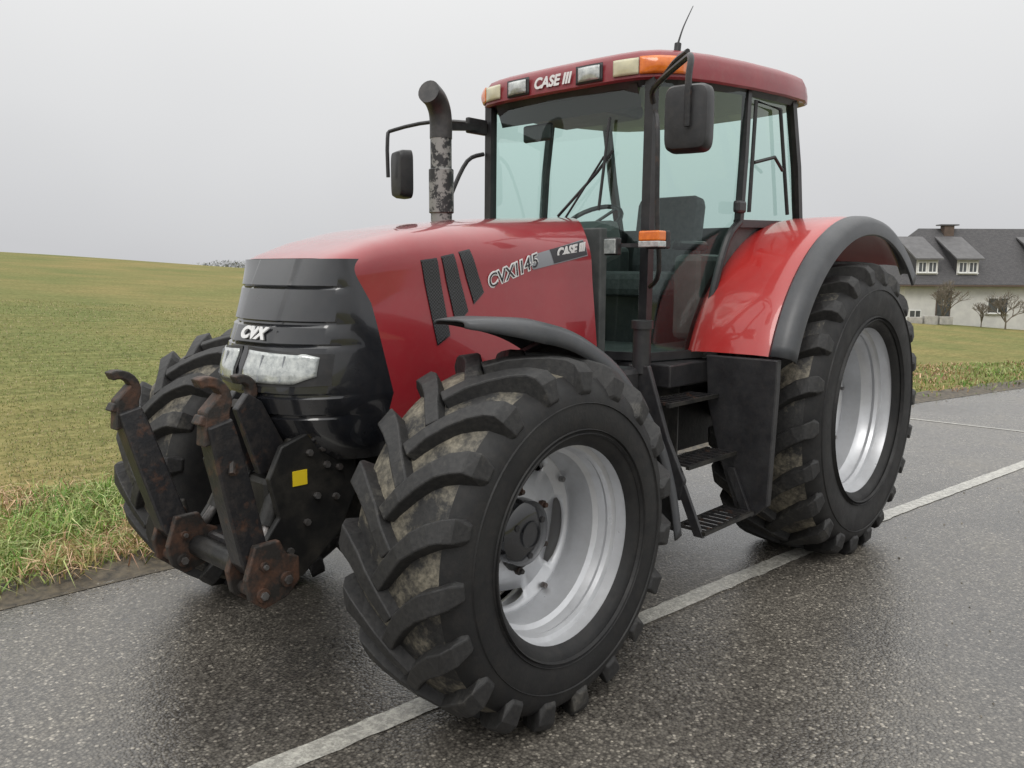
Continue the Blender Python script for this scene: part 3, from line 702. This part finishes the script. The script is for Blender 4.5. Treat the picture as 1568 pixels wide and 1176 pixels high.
for k in range(3): tube('hydraulic_hose_%d'%k,[(.42,.10-.08*k,.95),(.62,.06-.08*k,.92),(.66,.02-.07*k,.75),(.56,-.02-.05*k,.62)],.014,M['blk'],T,8,5)
prism('top_link_bracket',[(.50,.92),(.64,1.19),(.70,1.23),(.75,1.17),(.66,.90)],.13,.17,M['rust'],T)
prism('top_link_bracket_b',[(.50,.92),(.64,1.19),(.70,1.23),(.75,1.17),(.66,.90)],.04,.08,M['rust'],T)
hook('top_link_hook',.70,1.23,.105,.032,.05)
box('warning_sticker',(.545,.2675,.885),(.065,.004,.06),M['yellow'],T,bevel=0)

# ------------------------------------------------------------------ house
Fh=Vector((cyw,syw,0)); 
hx,hy=2.33+66*Fh.x+31.0*R0.x,3.05+66*Fh.y+31.0*R0.y
H=empty('farm_house',(hx,hy,-2.30),math.atan2(R0.y,R0.x))
wall=simple('white_render',(.58,.57,.55),(.68,.67,.64),.9,0,1.5)
roofm,nt,b=newmat('slate_roof'); br=N(nt,'ShaderNodeTexBrick'); tc=N(nt,'ShaderNodeTexCoord'); nt.links.new(tc.outputs['Object'],br.inputs[0]); br.inputs['Scale'].default_value=3; br.inputs['Color1'].default_value=(.060,.058,.062,1); br.inputs['Color2'].default_value=(.09,.086,.088,1); br.inputs['Mortar'].default_value=(.04,.04,.04,1); nt.links.new(br.outputs[0],b.inputs['Base Color']); b.inputs['Roughness'].default_value=.8  # slate tones lightened, distance fog is mixed into the roof colour
roofd=simple('dormer_roof_sheet',(.08,.078,.08),(.12,.117,.12),.6,0,2)
trim=simple('white_trim',(.75,.75,.73),rough=.6); pane=simple('window_pane',(.05,.055,.06),(.10,.105,.11),.1,0,1.2)
brown=simple('brown_wood',(.09,.065,.05),(.13,.09,.07),.7)
L=18.
box('walls',(L/2,4.5,1.3),(L,9,3.6),wall,H,bevel=0)
ez,rz=3.1,7.65
o=[(-.8,-.7,ez),(L+.8,-.7,ez),(L+.8,9.7,ez),(-.8,9.7,ez),(2.9,4.5,rz),(L-2.9,4.5,rz)]
o2=[(a,b_,c-.18) for a,b_,c in o[:4]]
mesh('roof',o+o2,[(0,1,5,4),(1,2,5),(2,3,4,5),(3,0,4),(0,6,7,1),(1,7,8,2),(2,8,9,3),(3,9,6,0),(6,9,8,7)],roofm,H)
box('gutter',(L/2,-.76,ez-.1),(L+1.6,.12,.12),brown,H,bevel=0)
def window(x,z,w,h,y=-.0,parent=H,door=False):
    box('window_frame',(x,y-.02,z),(w+.16,.08,h+.16),brown if door else trim,parent,bevel=0)
    box('window_pane',(x,y-.065,z),(w,.02,h),pane,parent,bevel=0)
    box('window_mullion',(x,y-.08,z),(.06,.03,h),trim,parent,bevel=0)
    if not door: box('window_sill',(x,y-.10,z-h/2-.1),(w+.3,.2,.06),trim,parent,bevel=0)
for (x,z,w,h) in((3.1,1.55,1.0,1.9),(7.4,1.45,1.5,1.1),(10.6,1.55,1.2,1.2),(14,1.55,1.2,1.2),(.9,.65,.8,.7)): window(x,z,w,h,door=(x==3.1))
sl=(rz-ez)/5.2
for x in(1.7,4.9,11.6,14.4):
    w=1.7; yb=.15; z0=ez+(yb+.7)*sl; 
    top=z0+1.15; yt=3.3; zt=ez+(yt+.7)*sl
    v=[(x-w/2,yb,z0-.05),(x+w/2,yb,z0-.05),(x+w/2,yb,top),(x-w/2,yb,top),(x-w/2,yt,zt),(x+w/2,yt,zt)]
    mesh('dormer',v,[(0,1,2,3),(0,3,4),(1,5,2),(2,5,4,3)],wall,H)
    v=[(x-w/2-.25,yb-.4,top-.02),(x+w/2+.25,yb-.4,top-.02),(x+w/2+.25,yt+.2,zt+.2),(x-w/2-.25,yt+.2,zt+.2)]
    mesh('dormer_roof',v+[(a,b_,c+.14) for a,b_,c in v],[(0,1,2,3),(4,5,6,7),(0,1,5,4),(1,2,6,5),(2,3,7,6),(3,0,4,7)],roofd,H)
    mesh('dormer_cheeks',[(x-w/2-.01,yb+.02,z0),(x-w/2-.01,yb+.02,top),(x-w/2-.01,yt,zt),(x+w/2+.01,yb+.02,z0),(x+w/2+.01,yb+.02,top),(x+w/2+.01,yt,zt)],[(0,1,2),(3,4,5)],roofm,H)
    for dx in(-.40,.40): window(x+dx,z0+.58,.52,.70,yb)
box('chimney',(5.1,4.1,7.3),(.8,.7,1.1),brown,H,bevel=0); box('chimney_cap',(5.1,4.1,7.91),(1.5,.9,.10),roofd,H,bevel=0)
# ------------------------------------------------------------------ bare trees
def tree(name,loc,h,mat,levels=5,spread=.5,n0=4):
    v=[];f=[]
    def br(p,d,l,r,lv):
        q=p+d*l; b0=len(v)
        a=d.orthogonal().normalized(); c=d.cross(a)
        for (pp,rr) in((p,r),(q,r*.65)):
            for k in range(3): an=2*math.pi*k/3; v.append(pp+rr*(math.cos(an)*a+math.sin(an)*c))
        for k in range(3): f.append((b0+k,b0+(k+1)%3,b0+3+(k+1)%3,b0+3+k))
        if lv==0: return
        for i in range(random.choice((2,3,3))):
            nd=(d+Vector((random.gauss(0,spread),random.gauss(0,spread),random.gauss(.15,spread*.5)))).normalized()
            br(p+d*l*random.uniform(.6,1),nd,l*random.uniform(.65,.85),r*.68,lv-1)
    br(Vector((0,0,0)),Vector((0.03,0,1)),h*.22,h*.028,0)
    for i in range(n0):
        br(Vector((0,0,h*.18)),Vector((random.gauss(0,.45),random.gauss(0,.45),1)).normalized(),h*.26,h*.020,levels)
    o=mesh(name,v,f,mat,recalc=False); o.location=loc; return o
tw=simple('bare_twigs',(.13,.11,.085),(.20,.17,.13),.9,0,5)
for (lx,ly,h) in((1.6,-3,3.6),(4.9,-2.4,2.3),(6.3,-3.2,3.1),(9.5,-2.5,2.6)):
    wx=hx+lx*R0.x+ly*Fh.x; wy=hy+lx*R0.y+ly*Fh.y
    tree('bare_tree',(wx,wy,float(hgt(wx,wy))-.05),h,tw)
GW=empty('garden_wall',H.location,H.rotation_euler.z)
stone=simple('pale_stone',(.30,.29,.27),(.45,.43,.40),.9,0,3)
for i in range(3): box('wall_block',(-.8+i*1.15,-3.6,.40+.02*i),(1.0,.35,.75 if i%2 else .6),stone,GW,bevel=.03)
fm=simple('hazy_foliage',(.34,.35,.36),(.42,.43,.44),.95,0,.5)
v=[];f=[]
for i in range(46):
    dd=150; lat=-(470-i*2.6)/1271*dd
    cx=2.33+dd*Fh.x+lat*R0.x; cy=3.05+dd*Fh.y+lat*R0.y
    top=1.7+dd*((414-random.uniform(401,408))/1271)
    for k in range(40):
        p=Vector((cx+random.gauss(0,.8),cy+random.gauss(0,.8),top-abs(random.gauss(0,1.0)))); s_=random.uniform(.15,.4)
        b0=len(v)
        for q in range(3): v.append(p+Vector((random.uniform(-1,1),random.uniform(-1,1),random.uniform(-1,1)))*s_)
        f.append((b0,b0+1,b0+2))
    b0=len(v); v+= [(cx-.1,cy,-12),(cx+.1,cy,-12),(cx,cy+.1,top-.3)]; f.append((b0,b0+1,b0+2))
mesh('distant_trees',v,f,fm,recalc=False)

# ------------------------------------------------------------------ light
w=D.worlds.new('World'); scn.world=w; w.use_nodes=True; nt=w.node_tree; bg=nt.nodes['Background']
el,az=math.radians(48),math.radians(30)
sky=N(nt,'ShaderNodeTexSky',sky_type='NISHITA'); sky.sun_disc=False; sky.sun_elevation=el; sky.sun_rotation=math.pi/2-az
hs=N(nt,'ShaderNodeHueSaturation'); hs.inputs['Saturation'].default_value=.15; nt.links.new(sky.outputs[0],hs.inputs['Color'])
tc=N(nt,'ShaderNodeTexCoord'); sx=N(nt,'ShaderNodeSeparateXYZ'); nt.links.new(tc.outputs['Generated'],sx.inputs[0])
cl=noise(nt,1.6,3,.5,tc.outputs['Generated']); 
zz=math_(nt,'ADD',sx.outputs[2],math_(nt,'MULTIPLY',math_(nt,'SUBTRACT',cl,.5),.25))
g=ramp(nt,zz,[(0,(.300,.302,.311)),(.14,(.375,.377,.381)),(.36,(.46,.461,.46)),(.6,(.72,.72,.71)),(1,(1,1,.98))])
g2=N(nt,'ShaderNodeVectorMath',operation='SCALE'); nt.links.new(g,g2.inputs[0]); g2.inputs['Scale'].default_value=20
mx=mixc(nt,.06,g2.outputs[0],hs.outputs[0]); nt.links.new(mx,bg.inputs[0]); bg.inputs[1].default_value=.1
sl_=D.lights.new('sun','SUN'); sl_.energy=1.0; sl_.angle=math.radians(25); sl_.color=(1,.97,.93)
so=D.objects.new('sun',sl_); bpy.context.collection.objects.link(so)
dirv=Vector((math.cos(el)*math.cos(az),math.cos(el)*math.sin(az),math.sin(el)))
so.rotation_euler=dirv.to_track_quat('Z','Y').to_euler()
scn.view_settings.view_transform='Standard'; scn.view_settings.look='None'; scn.view_settings.exposure=0
